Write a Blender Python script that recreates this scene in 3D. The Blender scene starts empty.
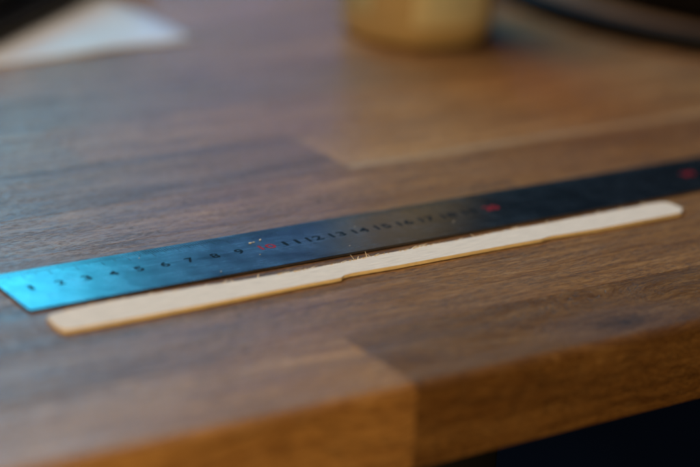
import bpy, bmesh, math, random
from mathutils import Vector, Matrix
random.seed(7)
S = 0.01                      # everything below is written in centimetres
sc = bpy.context.scene
col = sc.collection

# ------------------------------------------------------------------ camera
FPX = 2200.0
cam_d = bpy.data.cameras.new('camera')
cam_d.sensor_width = 36.0
cam_d.lens = FPX / 700 * 36
cam_d.clip_start = 0.02
cam_d.clip_end = 60
cam = bpy.data.objects.new('camera', cam_d); col.objects.link(cam)
right = Vector((0.82923087, -0.55590828, 0.05781126)); up = Vector((0.14406924, 0.31254519, 0.93891403))
back = Vector((-0.54001871, -0.77024768, 0.3392614))
m = Matrix((right, up, back)).transposed().to_4x4()
m.translation = Vector((-29.54148569, -59.90868684, 27.22806994)) * S
cam.matrix_world = m
cam_d.dof.use_dof = True
cam_d.dof.focus_distance = 0.777
cam_d.dof.aperture_fstop = cam_d.lens / 30.0     # an iris about 30 mm wide
cam_d.dof.aperture_blades = 9
sc.camera = cam

# ------------------------------------------------------------------ light and exposure
sc.view_settings.view_transform = 'Standard'
sc.view_settings.look = 'None'
sc.view_settings.gamma = 1.0
sc.view_settings.exposure = 0.0
w = bpy.data.worlds.new('World'); sc.world = w; w.use_nodes = True
w.node_tree.nodes['Background'].inputs[0].default_value = (0.35, 0.60, 1.0, 1)
w.node_tree.nodes['Background'].inputs[1].default_value = 0.018

def area(name, loc, target, sx, sy, power, colr, spread=180):
    d = bpy.data.lights.new(name, 'AREA'); d.shape = 'RECTANGLE'
    d.size = sx * S; d.size_y = sy * S; d.energy = power; d.color = colr
    d.spread = math.radians(spread)
    o = bpy.data.objects.new(name, d); col.objects.link(o)
    o.location = Vector(loc) * S
    o.rotation_euler = (Vector(target) - Vector(loc)).to_track_quat('-Z', 'Y').to_euler()
    return o
area('window_light', (37, 158, 74), (0, 0, 0), 88, 72, 9.8, (0.045, 0.60, 0.88))
area('upper_blue_fill_light', (42, 158, 124), (0, 0, 0), 74, 48, 12.5, (0.09, 0.46, 1.0))  # extra unseen panel added to put more blue on the near left planks
area('low_window_light', (106, 160, 31), (25, 22, 0), 32, 20, 0.66, (0.22, 0.42, 1.0))
area('ceiling_light', (-5, 45, 125), (5, 8, 0), 70, 70, 13.8, (1.0, 0.83, 0.69))
area('warm_fill_light', (-42, -66, 8), (0, -10, -2), 18, 18, 4.2, (1.0, 0.67, 0.27))  # unseen warm fill, added low by the camera to brighten the front edge

# ------------------------------------------------------------------ helpers
def link(name, mesh, mat=None, parent=None):
    o = bpy.data.objects.new(name, mesh); col.objects.link(o)
    if mat and not mesh.materials: mesh.materials.append(mat)
    if parent: o.parent = parent
    return o
def from_bm(name, bm, mats, parent=None, smooth=False):
    me = bpy.data.meshes.new(name)
    bmesh.ops.recalc_face_normals(bm, faces=bm.faces)
    bm.to_mesh(me); bm.free()
    if not isinstance(mats, (list, tuple)): mats = [mats]
    for q in mats: me.materials.append(q)
    if smooth:
        for p in me.polygons: p.use_smooth = True
    return link(name, me, None, parent)
def empty(name, label, cat, loc=(0, 0, 0)):
    o = bpy.data.objects.new(name, None); col.objects.link(o)
    o.location = Vector(loc) * S; o['label'] = label; o['category'] = cat
    o.empty_display_size = 0.02
    return o
class NT:
    def __init__(s, name):
        s.m = bpy.data.materials.new(name); s.m.use_nodes = True
        s.t = s.m.node_tree; s.b = s.t.nodes['Principled BSDF']
    def n(s, typ, **kw):
        q = s.t.nodes.new(typ)
        for k, v in kw.items():
            if k.startswith('i_'): q.inputs[k[2:].replace('_', ' ')].default_value = v
            else: setattr(q, k, v)
        return q
    def l(s, a, b): s.t.links.new(a, b)
    def math(s, op, a, b=None, clamp=False):
        q = s.n('ShaderNodeMath', operation=op, use_clamp=clamp)
        for i, v in enumerate((a, b)):
            if v is None: continue
            if isinstance(v, (int, float)): q.inputs[i].default_value = v
            else: s.l(v, q.inputs[i])
        return q.outputs[0]
    def ramp(s, fac, stops):
        q = s.n('ShaderNodeValToRGB'); e = q.color_ramp.elements
        while len(e) < len(stops): e.new(0.5)
        for i, (p, c) in enumerate(stops):
            e[i].position = p; e[i].color = (*c, 1) if len(c) == 3 else c
        s.l(fac, q.inputs[0]); return q.outputs[0]
    def mix(s, fac, a, b, mode='MIX'):
        q = s.n('ShaderNodeMix', data_type='RGBA', blend_type=mode)
        for i, v in ((0, fac), (6, a), (7, b)):
            if isinstance(v, (int, float)): q.inputs[i].default_value = v
            elif isinstance(v, tuple): q.inputs[i].default_value = (*v, 1) if len(v) == 3 else v
            else: s.l(v, q.inputs[i])
        return q.outputs[2]
    def mapping(s, vec, scale, loc=(0, 0, 0)):
        q = s.n('ShaderNodeMapping'); q.inputs['Scale'].default_value = scale; q.inputs['Location'].default_value = loc
        s.l(vec, q.inputs[0]); return q.outputs[0]
    def noise(s, vec, scale=1, detail=3, rough=0.55, dist=0.0):
        q = s.n('ShaderNodeTexNoise'); q.inputs['Scale'].default_value = scale
        q.inputs['Detail'].default_value = detail; q.inputs['Roughness'].default_value = rough
        q.inputs['Distortion'].default_value = dist
        s.l(vec, q.inputs['Vector']); return q.outputs['Fac']

# ------------------------------------------------------------------ materials
def wood_material():
    t = NT('oiled_worktop_wood')
    oc = t.n('ShaderNodeTexCoord').outputs['Object']
    a_shift = t.n('ShaderNodeAttribute', attribute_type='OBJECT', attribute_name='grain_shift').outputs['Vector']
    tone = t.n('ShaderNodeAttribute', attribute_type='OBJECT', attribute_name='tone').outputs['Fac']
    red = t.n('ShaderNodeAttribute', attribute_type='OBJECT', attribute_name='redness').outputs['Fac']
    knot = t.n('ShaderNodeAttribute', attribute_type='OBJECT', attribute_name='knot').outputs['Vector']
    kon = t.n('ShaderNodeAttribute', attribute_type='OBJECT', attribute_name='knot_strength').outputs['Fac']
    sap = t.n('ShaderNodeAttribute', attribute_type='OBJECT', attribute_name='sapwood').outputs['Fac']
    cm = t.n('ShaderNodeVectorMath', operation='SCALE'); t.l(oc, cm.inputs[0]); cm.inputs['Scale'].default_value = 100
    v = cm.outputs[0]
    # distance to the knot (flattened along the grain)
    kd = t.n('ShaderNodeVectorMath', operation='SUBTRACT'); t.l(v, kd.inputs[0]); t.l(knot, kd.inputs[1])
    kdm = t.mapping(kd.outputs[0], (0.24, 0.62, 0.7))
    ln = t.n('ShaderNodeVectorMath', operation='LENGTH'); t.l(kdm, ln.inputs[0])
    kfall = t.math('MULTIPLY', t.math('POWER', t.math('SUBTRACT', 1.0, t.math('DIVIDE', ln.outputs['Value'], 3.2, True), True), 2.0), kon)
    add = t.n('ShaderNodeVectorMath', operation='ADD'); t.l(v, add.inputs[0]); t.l(a_shift, add.inputs[1])
    # slow drift of the grain, stronger round the knot
    dn = t.n('ShaderNodeTexNoise'); dn.inputs['Scale'].default_value = 0.55; dn.inputs['Detail'].default_value = 1
    t.l(t.mapping(add.outputs[0], (0.28, 1, 1)), dn.inputs['Vector'])
    dc = t.n('ShaderNodeVectorMath', operation='SUBTRACT'); t.l(dn.outputs['Color'], dc.inputs[0]); dc.inputs[1].default_value = (0.5, 0.5, 0.5)
    amp = t.math('ADD', t.math('MULTIPLY', kfall, 2.2), 1.1)
    ds = t.n('ShaderNodeVectorMath', operation='SCALE'); t.l(dc.outputs[0], ds.inputs[0]); t.l(amp, ds.inputs['Scale'])
    kpush = t.n('ShaderNodeCombineXYZ'); t.l(t.math('MULTIPLY', kfall, 1.1), kpush.inputs[1]); t.l(t.math('MULTIPLY', kfall, 0.8), kpush.inputs[2])
    w1 = t.n('ShaderNodeVectorMath', operation='ADD'); t.l(add.outputs[0], w1.inputs[0]); t.l(ds.outputs[0], w1.inputs[1])
    w2 = t.n('ShaderNodeVectorMath', operation='ADD'); t.l(w1.outputs[0], w2.inputs[0]); t.l(kpush.outputs[0], w2.inputs[1])
    g = w2.outputs[0]
    broad = t.noise(t.mapping(g, (0.06, 0.9, 0.9)), 1, 3, 0.5)
    rings = t.noise(t.mapping(g, (0.16, 4.2, 4.2)), 1, 4, 0.62)
    streak = t.noise(t.mapping(g, (1.1, 19, 19)), 1, 4, 0.7)
    pore_n = t.noise(t.mapping(g, (2.8, 30, 30), (3, 1, 7)), 1, 2, 0.5)
    pore_zone = t.noise(t.mapping(g, (0.2, 2.2, 2.2), (9, 4, 1)), 1, 2, 0.5)
    pores = t.ramp(t.math('ADD', pore_n, t.math('MULTIPLY', t.math('SUBTRACT', pore_zone, 0.5), 0.35)), [(0.555, (0, 0, 0)), (0.62, (1, 1, 1))])
    fleck = t.ramp(t.noise(t.mapping(g, (1.3, 5.5, 5.5), (2, 8, 3)), 1, 2, 0.5), [(0.60, (0, 0, 0)), (0.72, (1, 1, 1))])
    f = t.math('ADD', t.math('ADD', t.math('MULTIPLY', broad, 0.22), t.math('MULTIPLY', rings, 0.33)), t.math('MULTIPLY', streak, 0.45))
    base = t.ramp(f, [(0.37, (0.125, 0.053, 0.018)), (0.46, (0.225, 0.106, 0.036)), (0.54, (0.330, 0.168, 0.058)), (0.63, (0.470, 0.265, 0.105))])
    base = t.mix(t.math('MULTIPLY', fleck, 0.38), base, (0.40, 0.25, 0.12))
    base = t.mix(t.math('MULTIPLY', pores, 0.55), base, (0.040, 0.018, 0.007))
    tc = t.n('ShaderNodeCombineColor')
    t.l(t.math('MULTIPLY', tone, t.math('ADD', red, 1.0)), tc.inputs[0]); t.l(tone, tc.inputs[1])
    t.l(t.math('MULTIPLY', tone, t.math('SUBTRACT', 1.0, t.math('MULTIPLY', red, 0.6))), tc.inputs[2])
    base = t.mix(1.0, base, tc.outputs[0], 'MULTIPLY')
    # the dark knot itself and its bark pockets
    kn = t.math('ADD', ln.outputs['Value'], t.math('MULTIPLY', t.math('SUBTRACT', t.noise(v, 3.2, 3), 0.5), 0.55))
    kcore = t.ramp(kn, [(0.05, (1, 1, 1)), (0.42, (0, 0, 0))])
    kring = t.ramp(kn, [(0.30, (1, 1, 1)), (0.95, (0, 0, 0))])
    base = t.mix(t.math('MULTIPLY', t.math('MULTIPLY', kring, kon), 0.62), base, (0.085, 0.036, 0.018))
    base = t.mix(t.math('MULTIPLY', t.math('MULTIPLY', kcore, kon), 0.8), base, (0.022, 0.012, 0.012))
    # pale sapwood along one long edge
    sx = t.n('ShaderNodeSeparateXYZ'); t.l(v, sx.inputs[0])
    edge = t.math('ADD', sx.outputs['Y'], t.math('MULTIPLY', t.math('SUBTRACT', t.noise(t.mapping(v, (0.25, 1, 1)), 1, 2), 0.5), 0.5))
    sapm = t.ramp(t.math('ADD', t.math('MULTIPLY', edge, 0.2), 0.5), [(0.085, (1, 1, 1)), (0.14, (0, 0, 0))])
    base = t.mix(t.math('MULTIPLY', sapm, sap), base, (0.38, 0.245, 0.13))
    t.l(base, t.b.inputs['Base Color'])
    rg = t.math('ADD', t.math('MULTIPLY', streak, 0.22), t.math('ADD', 0.23, t.math('MULTIPLY', pores, 0.18)))
    wear = t.noise(v, 0.22, 3, 0.6, 0.4)
    rg = t.math('ADD', rg, t.math('MULTIPLY', t.math('SUBTRACT', wear, 0.5), 0.22))
    rg = t.math('ADD', rg, t.math('MULTIPLY', t.math('MULTIPLY', kring, kon), 0.35))
    t.l(rg, t.b.inputs['Roughness'])
    t.b.inputs['IOR'].default_value = 1.385
    bh = t.math('SUBTRACT', t.math('MULTIPLY', streak, 0.7), t.math('MULTIPLY', pores, 0.55))
    bh = t.math('ADD', bh, t.math('MULTIPLY', t.noise(t.mapping(v, (2.5, 9, 9)), 1, 3), 0.5))
    bp = t.n('ShaderNodeBump'); bp.inputs['Strength'].default_value = 0.8; bp.inputs['Distance'].default_value = 0.00022
    t.l(bh, bp.inputs['Height']); t.l(bp.outputs[0], t.b.inputs['Normal'])
    return t.m

def steel_material():
    t = NT('brushed_steel')
    oc = t.n('ShaderNodeTexCoord').outputs['Object']
    cm = t.n('ShaderNodeVectorMath', operation='SCALE'); t.l(oc, cm.inputs[0]); cm.inputs['Scale'].default_value = 100
    v = cm.outputs[0]
    brush = t.noise(t.mapping(v, (0.35, 30, 30)), 1, 3, 0.6)
    blot = t.noise(v, 0.9, 3, 0.55, 0.2)
    small = t.noise(v, 6.0, 3, 0.6)
    c = t.ramp(blot, [(0.30, (0.205, 0.23, 0.24)), (0.50, (0.24, 0.265, 0.275)), (0.70, (0.265, 0.285, 0.295))])
    c = t.mix(0.16, c, t.ramp(small, [(0.35, (0.22, 0.25, 0.26)), (0.65, (0.36, 0.38, 0.38))]))
    # finger smudges at the left end; mottled glare painted in as darker teal
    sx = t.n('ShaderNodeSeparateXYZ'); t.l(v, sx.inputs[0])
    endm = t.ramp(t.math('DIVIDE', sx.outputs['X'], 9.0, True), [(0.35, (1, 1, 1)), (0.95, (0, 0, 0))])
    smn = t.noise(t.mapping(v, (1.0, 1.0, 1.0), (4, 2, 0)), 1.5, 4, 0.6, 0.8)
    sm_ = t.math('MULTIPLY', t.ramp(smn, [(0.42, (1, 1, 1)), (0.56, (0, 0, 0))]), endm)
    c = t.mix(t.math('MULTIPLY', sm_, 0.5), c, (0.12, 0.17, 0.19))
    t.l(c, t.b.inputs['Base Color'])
    t.b.inputs['Metallic'].default_value = 1.0
    r = t.math('ADD', t.math('MULTIPLY', blot, 0.12), t.math('ADD', 0.105, t.math('MULTIPLY', brush, 0.16)))
    t.l(r, t.b.inputs['Roughness'])
    h = t.math('ADD', t.math('MULTIPLY', brush, 0.25), t.math('MULTIPLY', t.noise(v, 0.8, 1), 0.7))
    bp = t.n('ShaderNodeBump'); bp.inputs['Strength'].default_value = 0.5; bp.inputs['Distance'].default_value = 0.0001
    t.l(h, bp.inputs['Height']); t.l(bp.outputs[0], t.b.inputs['Normal'])
    return t.m

def simple(name, c, rough=0.5, metal=0.0, spread=0.12, scale=2.0, bump=0.0, ior=1.45, stretch=(1, 1, 1)):
    t = NT(name)
    oc = t.n('ShaderNodeTexCoord').outputs['Object']
    v = t.mapping(oc, tuple(100 * q for q in stretch))
    n = t.noise(v, scale, 4, 0.6)
    lo = tuple(x * (1 - spread) for x in c); hi = tuple(min(1, x * (1 + spread)) for x in c)
    t.l(t.ramp(n, [(0.3, lo), (0.7, hi)]), t.b.inputs['Base Color'])
    t.b.inputs['Roughness'].default_value = rough; t.b.inputs['Metallic'].default_value = metal
    t.b.inputs['IOR'].default_value = ior
    if bump:
        bp = t.n('ShaderNodeBump'); bp.inputs['Strength'].default_value = 0.6; bp.inputs['Distance'].default_value = bump
        t.l(n, bp.inputs['Height']); t.l(bp.outputs[0], t.b.inputs['Normal'])
    return t.m

M_wood = wood_material()
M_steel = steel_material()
M_ink = simple('black_ink', (0.004, 0.005, 0.006), 0.6, ior=1.14)
M_red = simple('red_ink', (0.30, 0.008, 0.014), 0.6, ior=1.2)
M_tick = simple('etched_line', (0.02, 0.04, 0.05), 0.6, ior=1.2)
M_strip = simple('pale_cut_wood', (0.765, 0.665, 0.535), 0.8, spread=0.16, scale=1.0, bump=0.0003, stretch=(1.3, 17, 14), ior=1.3)
M_side = simple('honey_cut_edge', (0.88, 0.72, 0.48), 0.7, spread=0.15, scale=1.0, bump=0.0001, stretch=(1.5, 4, 14), ior=1.3)
M_fibre = simple('pale_fibre', (0.78, 0.66, 0.46), 0.8, ior=1.3)
M_crumb = simple('wood_dust', (0.72, 0.68, 0.60), 0.8, ior=1.3)
M_paper = simple('paper', (0.60, 0.59, 0.56), 0.34, spread=0.04, scale=0.4, ior=1.45)
M_black = simple('black_plastic', (0.004, 0.004, 0.006), 0.5, spread=0.3, ior=1.3)
M_rim = simple('black_rim_paint', (0.006, 0.006, 0.008), 0.6, ior=1.25)
M_tray = simple('tray_wood', (0.15, 0.09, 0.05), 0.85, ior=1.15, spread=0.3, scale=1.0, stretch=(0.3, 3, 3))
M_jar = simple('amber_jar_plastic', (0.52, 0.38, 0.20), 0.5, spread=0.1, scale=0.3)
M_jarlabel = simple('pale_yellow_label', (0.74, 0.68, 0.50), 0.55, spread=0.08, scale=0.5)
M_jarpanel = simple('grey_green_label_panel', (0.64, 0.63, 0.50), 0.55, spread=0.1, scale=1.2)
M_lid = simple('cream_lid', (0.5, 0.45, 0.36), 0.45)
M_floor = simple('dark_floor', (0.004, 0.004, 0.006), 0.8, spread=0.3, scale=0.05, ior=1.1)

# ------------------------------------------------------------------ floor far below the table
bm = bmesh.new()
bmesh.ops.create_grid(bm, x_segments=2, y_segments=2, size=6)
o = from_bm('floor', bm, M_floor); o.location = (0, 0, -0.75); o['kind'] = 'structure'

# ------------------------------------------------------------------ butcher block table
table = empty('wooden_table', 'brown oiled worktop glued up from planks, under the ruler and everything else', 'table', (0, 0, -75))
TH = 2.95
def plank(x0, x1, y0, y1, tone, red=0.0, front=False, sap=0.0, knot=None, dz=None):
    g = 0.003
    L, W = x1 - x0 - 2 * g, y1 - y0 - (0 if front else 2 * g)
    bm = bmesh.new()
    bmesh.ops.create_cube(bm, size=1)
    bmesh.ops.scale(bm, vec=(L * S, W * S, TH * S), verts=bm.verts)
    if front:
        fe = [e for e in bm.edges if all(v.co.y < 0 for v in e.verts) and abs(e.verts[0].co.x - e.verts[1].co.x) > L * S * .5]
        top = [e for e in fe if e.verts[0].co.z > 0]; bot = [e for e in fe if e.verts[0].co.z < 0]
        bmesh.ops.bevel(bm, geom=top, offset=0.38 * S, segments=8, profile=0.5, affect='EDGES')
        bmesh.ops.bevel(bm, geom=bot, offset=0.12 * S, segments=2, profile=0.5, affect='EDGES')
    zt = TH * S / 2
    es = [e for e in bm.edges if len(e.link_faces) == 2 and
          ((all(abs(v.co.z - zt) < 1e-6 for v in e.verts) and any(abs(f.normal.z) < 0.1 for f in e.link_faces)) or
           (front and any(abs(f.normal.x) > 0.9 for f in e.link_faces) and all(v.co.y < -W * S / 2 + 0.39 * S for v in e.verts)))]
    bmesh.ops.bevel(bm, geom=es, offset=0.008 * S, segments=1, affect='EDGES')
    o = from_bm('plank', bm, M_wood, table, smooth=front)
    if front:
        for p in o.data.polygons:
            if abs(p.normal.x) > 0.9: p.use_smooth = False
        o.data.set_sharp_from_angle(angle=math.radians(28))
    if dz is None: dz = random.uniform(-0.004, 0.0)
    cx, cy = (x0 + x1) / 2, (y0 + y1) / 2
    o.location = Vector((cx, cy, 75 - TH / 2 + dz)) * S
    o['tone'] = float(tone); o['redness'] = float(red); o['sapwood'] = float(sap)
    o['grain_shift'] = [random.uniform(-90, 90), random.uniform(-40, 40), random.uniform(-40, 40)]
    o['knot'] = [float(q) for q in ((knot[0] - cx, knot[1] - cy, TH / 2 - 0.1) if knot else (0, 0, 0))]
    o['knot_strength'] = 1.0 if knot else 0.0
    return o
# front row
plank(-31.0, 8.1, -10.35, -6.2, 1.25, -0.02, front=True, dz=0.0)
plank(8.1, 46.0, -10.35, -6.2, 0.62, 0.02, front=True, knot=(17.4, -9.2), dz=-0.003)
plank(46.0, 84.0, -10.35, -6.2, 0.95, 0.0, front=True)
plank(-66.0, -31.0, -10.35, -6.2, 0.9, 0.0, front=True)
rows = [(-6.2, -2.6, [(-60, -22, .95, 0), (-22, 41, .88, .02), (41, 90, .8, .02)]),
        (-2.6, 1.0, [(-50, -9, .9, 0), (-9, 37, .80, .03), (37, 90, .75, .05)]),
        (1.0, 4.6, [(-65, -28, .9, 0), (-28, 23, .86, .04), (23, 55, .82, .06), (55, 90, .9, 0)]),
        (4.6, 8.2, [(-60, -30, .92, .02), (-30, 48, .85, .06), (48, 90, .8, .04)]),
        (8.2, 12.9, [(-60, -16, .9, 0), (-16, 18.1, .76, .04), (18.1, 62, 1.12, .02), (62, 95, .8, 0)]),
        (12.9, 17.3, [(-60, 9, .95, .0), (9, 44, 1.0, .05), (44, 95, .75, .08)])]
y = 17.3
tones = [.85, 1.05, .8, .95, .9, .75, 1.0, .85]
while y < 66:
    cuts = [-65]; x = -65 + random.uniform(22, 45)
    while x < 82: cuts.append(x); x += random.uniform(32, 50)
    cuts.append(95)
    rows.append((y, y + 4.2, [(cuts[i], cuts[i + 1], random.choice(tones), random.uniform(-.02, .08)) for i in range(len(cuts) - 1)]))
    y += 4.2
for y0, y1, ps in rows:
    for x0, x1, tn, rd in ps:
        plank(x0, x1, y0, y1, tn, rd, sap=1.0 if (y0 == 8.2 and x0 == 18.1) else 0.0)

bm = bmesh.new(); bmesh.ops.create_cube(bm, size=1)
bmesh.ops.scale(bm, vec=(9 * S, 8 * S, (75 - TH - .3) * S), verts=bm.verts)
bmesh.ops.bevel(bm, geom=list(bm.edges), offset=0.3 * S, segments=3, affect='EDGES')
o = from_bm('leg', bm, simple('dark_leg_paint', (0.016, 0.016, 0.019), 0.6), table, smooth=True); o.location = Vector((11.5, -1.2, (75 - TH - .3) / 2)) * S

# ------------------------------------------------------------------ steel ruler
RT = 0.085
ruler = empty('steel_ruler', 'long brushed steel ruler with black and red centimetre numbers, lying behind the pale wooden strip', 'ruler', (0, 0, 0.0))
RW, RL = 3.34, 33.2
bm = bmesh.new()
bmesh.ops.create_cube(bm, size=1)
bmesh.ops.scale(bm, vec=(RL * S, RW * S, RT * S), verts=bm.verts)
bmesh.ops.bevel(bm, geom=[e for e in bm.edges if all(v.co.x < 0 for v in e.verts) and abs(e.verts[0].co.z - e.verts[1].co.z) > 1e-5], offset=0.05 * S, segments=3, affect='EDGES')
bmesh.ops.bevel(bm, geom=[e for e in bm.edges if all(v.co.z > 0 for v in e.verts)], offset=0.012 * S, segments=1, affect='EDGES')
bmesh.ops.translate(bm, vec=(RL * S / 2, RW * S / 2, RT * S / 2), verts=bm.verts)
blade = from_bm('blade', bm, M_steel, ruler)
blade.location.z = 0.0002
ZT = RT * S + 0.0002 + 0.00002
def text_mesh(txt, h, width_per_digit):
    cu = bpy.data.curves.new('t', 'FONT'); cu.body = txt; cu.size = 1.0; cu.offset = 0.02; cu.resolution_u = 4
    to = bpy.data.objects.new('t', cu); col.objects.link(to)
    bpy.context.view_layer.update()
    me = bpy.data.meshes.new_from_object(to.evaluated_get(bpy.context.evaluated_depsgraph_get()))
    bpy.data.objects.remove(to)
    xs = [v.co.x for v in me.vertices]; ys = [v.co.y for v in me.vertices]
    x0, x1, y0, y1 = min(xs), max(xs), min(ys), max(ys)
    tw = width_per_digit * (len(txt) if len(txt) > 1 else 0.92) - (0.05 if len(txt) > 1 else 0.0)
    for v in me.vertices:
        v.co.x = (v.co.x - x0) / (x1 - x0) * tw * S
        v.co.y = (v.co.y - (y0 + y1) / 2) / (y1 - y0) * h * S
        v.co.z = 0
    return me
for n in range(1, 33):
    me = text_mesh(str(n), 0.42, 0.35)
    o = link('numeral', me, M_red if n % 10 == 0 else M_ink, ruler)
    if n == 1:
        for v in me.vertices: v.co.x *= 0.5
    if n % 10 == 0: o['label'] = 'red number on the ruler'
    o.location = ((n - 0.16) * S, 1.78 * S, ZT)
bm = bmesh.new()
def quad(bm, x0, x1, y0, y1, z):
    bm.faces.new([bm.verts.new((a * S, b * S, z)) for a, b in ((x0, y0), (x1, y0), (x1, y1), (x0, y1))])
for k in range(0, 321):
    xx = 0.12 + k * 0.1 - 0.0
    ln_ = 0.72 if k % 10 == 0 else (0.55 if k % 5 == 0 else 0.38)
    quad(bm, xx - 0.011, xx + 0.011, RW - 0.03 - ln_, RW - 0.03, ZT)
o = from_bm('graduation_marks', bm, M_tick, ruler); o['kind'] = 'stuff'

# ------------------------------------------------------------------ pale thin wooden strip
strip = empty('wooden_strip', 'thin pale wooden strip with stepped rough edges lying in front of the steel ruler', 'wood strip', (0, 0, 0))
near = [(0.16, -1.92), (0.28, -2.08), (0.9, -2.09), (1.81, -2.09), (3.27, -2.09), (5.16, -2.07), (7.52, -2.02), (9.55, -1.98), (10.66, -1.99), (10.84, -1.98), (10.93, -1.88), (11.06, -1.81), (11.35, -1.78), (13.32, -1.84), (15.57, -1.84), (17.81, -1.84), (19.75, -1.86), (19.88, -1.80), (20.2, -1.77), (22.46, -1.88), (24.97, -1.86), (26.50, -1.83), (26.68, -1.76)]
far = [(26.98, -1.45), (26.92, -0.80), (26.82, -0.58), (26.5, -0.53), (25.93, -0.47), (25.6, -0.55), (24.6, -0.53), (23.6, -0.54), (21.63, -0.57), (20.4, -0.59), (19.74, -0.55), (18.8, -0.56), (17.4, -0.62), (16.47, -0.63), (15.3, -0.62), (15.0, -0.60), (14.6, -0.68), (13.6, -0.67), (12.89, -0.70), (11.9, -0.73), (11.16, -0.76), (9.9, -0.78), (8.7, -0.76), (7.51, -0.72), (6.2, -0.63), (5.25, -0.58), (4.14, -0.52), (2.8, -0.50), (1.75, -0.50), (0.86, -0.58), (0.44, -0.66), (0.2, -0.84), (0.12, -1.5)]
def dense(pts, closed, jit):
    out = []
    n = len(pts)
    for i in range(n if closed else n - 1):
        a, b = Vector(pts[i]), Vector(pts[(i + 1) % n])
        k = max(1, int((b - a).length / 0.16))
        for j in range(k):
            p = a.lerp(b, j / k)
            out.append((p.x + random.uniform(-jit, jit) * .3, p.y + random.uniform(-jit, jit)))
    if not closed: out.append(pts[-1])
    return out
outline = dense(near, False, 0.006) + dense(far, False, 0.022) 
TT = 0.142
bm = bmesh.new()
bot = [bm.verts.new((x * S, y * S, 0.00015)) for x, y in outline]
top = [bm.verts.new((x * S, y * S, TT * S)) for x, y in outline]
ft = bm.faces.new(top); bm.faces.new(list(reversed(bot)))
n = len(outline)
sides = []
for i in range(n):
    f = bm.faces.new((bot[i], bot[(i + 1) % n], top[(i + 1) % n], top[i])); f.material_index = 1; sides.append(f)
bmesh.ops.bevel(bm, geom=list(ft.edges), offset=0.014 * S, segments=2, affect='EDGES', material=0)
bmesh.ops.triangulate(bm, faces=[f for f in bm.faces if len(f.verts) > 4])
from_bm('strip_board', bm, [M_strip, M_side], strip)
def fibre(x, y, z, dx, dy, dz, wd=0.02, parent=strip):
    bm = bmesh.new(); prev = None
    P0 = Vector((x, y, z)); D = Vector((dx, dy, dz)); side = Vector((-dy, dx, 0)).normalized() if abs(dx) + abs(dy) > 1e-6 else Vector((1, 0, 0))
    ring_prev = None
    for k in range(5):
        t = k / 4; c = P0 + D * t + Vector((0, 0, 1)) * (math.sin(t * 2.4) * 0.03)
        r = wd * (1 - 0.75 * t)
        ring = [bm.verts.new((c + side * r * math.cos(a) + Vector((0, 0, 1)) * r * math.sin(a)) * S) for a in (0.5, 2.6, 4.7)]
        if ring_prev:
            for i in range(3): bm.faces.new((ring_prev[i], ring_prev[(i + 1) % 3], ring[(i + 1) % 3], ring[i]))
        else: bm.faces.new(ring)
        ring_prev = ring
    bm.faces.new(ring_prev)
    return from_bm('fibre', bm, M_fibre, parent)
for x, dx, dy, dz in [(12.2, -.06, .2, .22), (12.75, .02, .18, .26), (12.35, .1, .12, .1), (12.9, -.08, .1, .12), (13.1, .22, .06, .05), (10.3, .25, .05, .03), (7.3, -.14, .12, .03), (6.2, .1, .1, .02), (3.0, .3, .08, .03), (4.1, .2, .09, .04),
                      (17.6, -.15, .12, .12), (20.9, .2, .1, .1), (23.4, .25, .1, .08), (8.2, .12, .14, .12), (6.9, .2, .1, .1), (24.6, .15, .12, .08), (14.7, .3, .06, .09), (14.9, .45, .08, .05), (15.2, .3, .10, .04), (19.3, .35, .07, .05), (19.5, .2, .09, .06), (25.7, .2, .08, .08), (25.9, -.2, .1, .1), (11.6, .3, .05, .02), (9.2, .3, .04, .02), (16.8, .3, .05, .02), (22.2, .25, .05, .02), (2.4, .5, .05, .02)]:
    fibre(x, min(((a[0] - x) * b[1] + (x - b[0]) * a[1]) / (a[0] - b[0]) for a, b in zip(far, far[1:]) if b[0] <= x < a[0]) - 0.01, 0.115, dx, dy * .9, dz * .62, 0.024)

# fine torn fuzz all along the far cut edge
bm = bmesh.new()
for k in range(520):
    i = random.randrange(len(far) - 4); a, b = Vector(far[i]), Vector(far[i + 1]); p = a.lerp(b, random.random())
    ang = random.choice([1, 1, 1, -1]) * random.uniform(0.05, 0.7) ; L = random.uniform(.06, .26) * (1 if random.random() < .85 else 1.7)
    z0 = random.uniform(0.07, 0.15); d = Vector((math.cos(ang) * L, abs(math.sin(ang)) * L * 0.8 + .02, random.uniform(-.03, .05))); h = random.uniform(.007, .022)
    q0 = Vector((p.x, p.y - .04, z0)); s_ = Vector((-d.y, d.x, 0)).normalized() * h
    v1, v2, v3, v4 = [bm.verts.new(c * S) for c in (q0 + s_, q0 - s_, q0 + d, q0 + Vector((0, 0, h * 1.6)))]
    for f in ((v1, v2, v3), (v1, v3, v4), (v2, v4, v3), (v1, v4, v2)): bm.faces.new(f)
o = from_bm('edge_fuzz', bm, M_fibre, strip); o['kind'] = 'stuff'

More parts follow.
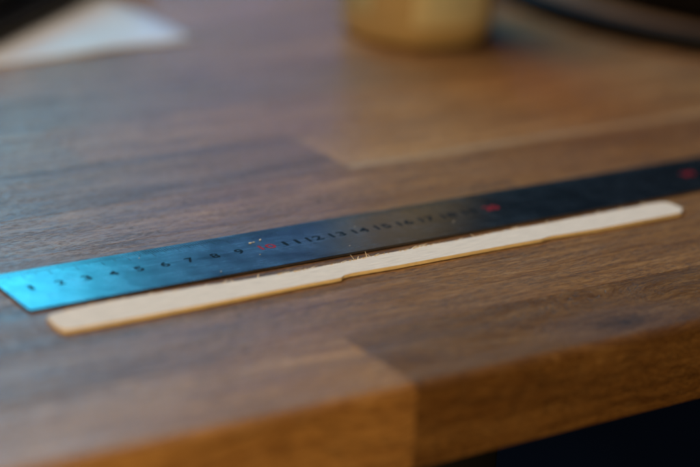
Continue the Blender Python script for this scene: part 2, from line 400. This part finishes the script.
# crumbs of wood dust lying on the ruler and on the table beside it
cr = []
for x, y, s in [(9.78, 2.33, .045), (10.28, 2.46, .05), (9.95, 2.36, .03), (9.5, 1.2, .02), (7.4, .35, .03), (12.9, .6, .02), (5.5, 2.7, .018), (14.2, 2.2, .02), (17.9, 1.1, .025)]:
    bm = bmesh.new()
    bmesh.ops.create_icosphere(bm, subdivisions=1, radius=s * S)
    for v in bm.verts: v.co = Vector((v.co.x * random.uniform(1.2, 2.4), v.co.y * random.uniform(.5, 1.1), v.co.z * .45))
    o = from_bm('wood_crumb', bm, M_crumb)
    o.location = (x * S, y * S, ZT + s * 0.3 * S); o.rotation_euler.z = random.uniform(-.5, .9)
    cr.append(o)
labs = ['elongated pale wood crumb on the ruler just left of the red 10', 'pale wood crumb on the ruler above the red 10', 'tiny pale crumb on the ruler between two larger crumbs left of the red 10',
        'speck of wood dust on the ruler between the 9 and the wooden strip', 'pale speck on the near edge of the ruler below the 7', 'dust speck on the ruler close to the splinters of the strip',
        'tiny dust speck by the fine graduation marks on the brightest cyan half', 'tiny dust speck on the dark middle of the ruler, beyond the number row', 'dust speck on the ruler just left of the red 20']
for o, l in zip(cr, labs): o['label'] = l; o['category'] = 'wood crumb'; o['group'] = 'wood crumbs on the ruler'

# ------------------------------------------------------------------ paper sheet at the back left
bm = bmesh.new()
nx, ny = 30, 24
grid = []
for i in range(nx + 1):
    r = []
    for j in range(ny + 1):
        u, v_ = i / nx, j / ny
        x = -9 + u * 31.2; yy = 25.0 + u * 2.5 + v_ * 21.0 - 0.0
        wav = 0.08 * math.exp(-((u - 0.84) / 0.05) ** 2) * max(0, 1 - v_ * 4)
        lift = 0.05 * max(0, (1 - v_ * 6)) ** 2 * (0.5 + 0.5 * math.sin(u * 9 + 1)) 
        z = 0.03 + lift + wav
        r.append(bm.verts.new((x * S, (yy) * S, z * S)))
    grid.append(r)
for i in range(nx):
    for j in range(ny): bm.faces.new((grid[i][j], grid[i + 1][j], grid[i + 1][j + 1], grid[i][j + 1]))
paper = from_bm('paper_sheet', bm, M_paper, smooth=True)
sm = paper.modifiers.new('s', 'SOLIDIFY'); sm.thickness = 0.0003
paper['label'] = 'white paper sheet lying on the table at the back left, one corner pointing right'; paper['category'] = 'paper'

# ------------------------------------------------------------------ black laptop on the paper's back part
lap = empty('black_case', 'flat black case lying over the back of the white paper sheet', 'case', (9.2, 38.3, 0.06))
bm = bmesh.new(); bmesh.ops.create_cube(bm, size=1)
bmesh.ops.scale(bm, vec=(34 * S, 18 * S, 1.6 * S), verts=bm.verts)
bmesh.ops.bevel(bm, geom=list(bm.edges), offset=0.5 * S, segments=4, affect='EDGES')
o = from_bm('case_body', bm, M_black, lap, smooth=True); o.location.z = 0.85 * S
bm = bmesh.new(); bmesh.ops.create_cube(bm, size=1)
bmesh.ops.scale(bm, vec=(33.4 * S, 17.4 * S, 1.1 * S), verts=bm.verts)
bmesh.ops.bevel(bm, geom=list(bm.edges), offset=0.45 * S, segments=4, affect='EDGES')
o = from_bm('case_lid', bm, M_black, lap, smooth=True); o.location.z = 2.22 * S
lap.rotation_euler.z = math.radians(37)

# ------------------------------------------------------------------ jar
def lathe(name, prof, seg, mat, parent, a0=0, a1=2 * math.pi):
    bm = bmesh.new(); full = abs(a1 - a0 - 2 * math.pi) < 1e-6; rings = []
    for k in range(seg if full else seg + 1):
        a = a0 + (a1 - a0) * k / seg
        rings.append([bm.verts.new((r * math.cos(a) * S, r * math.sin(a) * S, z * S)) for r, z in prof])
    for k in range(seg if full else seg):
        A, B = rings[k], rings[(k + 1) % len(rings)]
        for i in range(len(prof) - 1): bm.faces.new((A[i], B[i], B[i + 1], A[i + 1]))
    bmesh.ops.remove_doubles(bm, verts=bm.verts, dist=1e-6)
    return from_bm(name, bm, mat, parent, smooth=True)
JR = 3.75
jar = empty('amber_jar', 'amber yellow round jar with pale paper label standing at the back of the table', 'jar', (33.1, 24.95, 0.0))
prof = [(0.001, .15), (JR - .7, .12), (JR - .5, 0.02), (JR - .3, .08), (JR - .08, .35), (JR, .75), (JR, 8.6), (JR - .15, 9.1), (JR - .6, 9.6), (JR - .75, 9.8), (JR - .75, 10.6), (0.001, 10.6)]
lathe('jar_body', prof, 64, M_jar, jar)
# label wraps most of the way round; camera looks from the direction (-0.72, -0.70)
va = math.atan2(-86.1, -63.8)
lathe('jar_label', [(JR + .02, 1.15), (JR + .045, 1.17), (JR + .045, 8.2), (JR + .02, 8.22)], 40, M_jarlabel, jar, va + math.radians(-2), va + math.radians(62))
lathe('label_panel', [(JR + .05, 1.75), (JR + .06, 1.77), (JR + .06, 7.4), (JR + .05, 7.42)], 20, M_jarpanel, jar, va + math.radians(10), va + math.radians(46))
lathe('jar_label', [(JR + .02, 1.5), (JR + .045, 1.52), (JR + .045, 8.2), (JR + .02, 8.22)], 30, M_jarpanel, jar, va - math.radians(80), va - math.radians(34))
lathe('jar_lid', [(0.001, 11.9), (JR - .7, 11.9), (JR - .45, 11.7), (JR - .4, 11.4), (JR - .4, 10.1), (JR - .5, 10.0), (JR - .74, 10.0)], 64, M_lid, jar)

# ------------------------------------------------------------------ round tray with a black rim, black pan on it
tray = empty('round_tray', 'round brown tray with a thin black rim at the back right', 'tray', (57.0, 24.8, 0.0))
TR = 16.4
lathe('tray_base', [(0.001, .45), (TR - .7, .45), (TR - .7, .05), (0.001, .05)], 96, M_tray, tray)
lathe('tray_rim', [(TR - .75, .02), (TR - .1, .02), (TR, .15), (TR, 1.05), (TR - .12, 1.2), (TR - .5, 1.2), (TR - .62, 1.05), (TR - .66, .48), (TR - .75, .3), (TR - .75, .02)], 96, M_rim, tray)
pan = empty('black_pan', 'black round pan standing on the brown tray at the top right corner', 'pan', (57.6, 25.2, 0.46))
PR = 13.0
lathe('pan_body', [(0.001, .0), (PR - 1.0, .0), (PR - .4, .3), (PR, 1.2), (PR + .3, 4.6), (PR + .5, 4.7), (PR + .5, 4.9), (PR + .1, 4.9), (PR - .4, 1.6), (PR - 1.4, .6), (0.001, .5)], 96, M_black, pan)
bm = bmesh.new(); bmesh.ops.create_cube(bm, size=1)
bmesh.ops.scale(bm, vec=(13 * S, 2.2 * S, .8 * S), verts=bm.verts)
bmesh.ops.bevel(bm, geom=list(bm.edges), offset=0.3 * S, segments=3, affect='EDGES')
o = from_bm('pan_handle', bm, M_black, pan, smooth=True); o.location = (18.0 * S, 0, 4.4 * S)
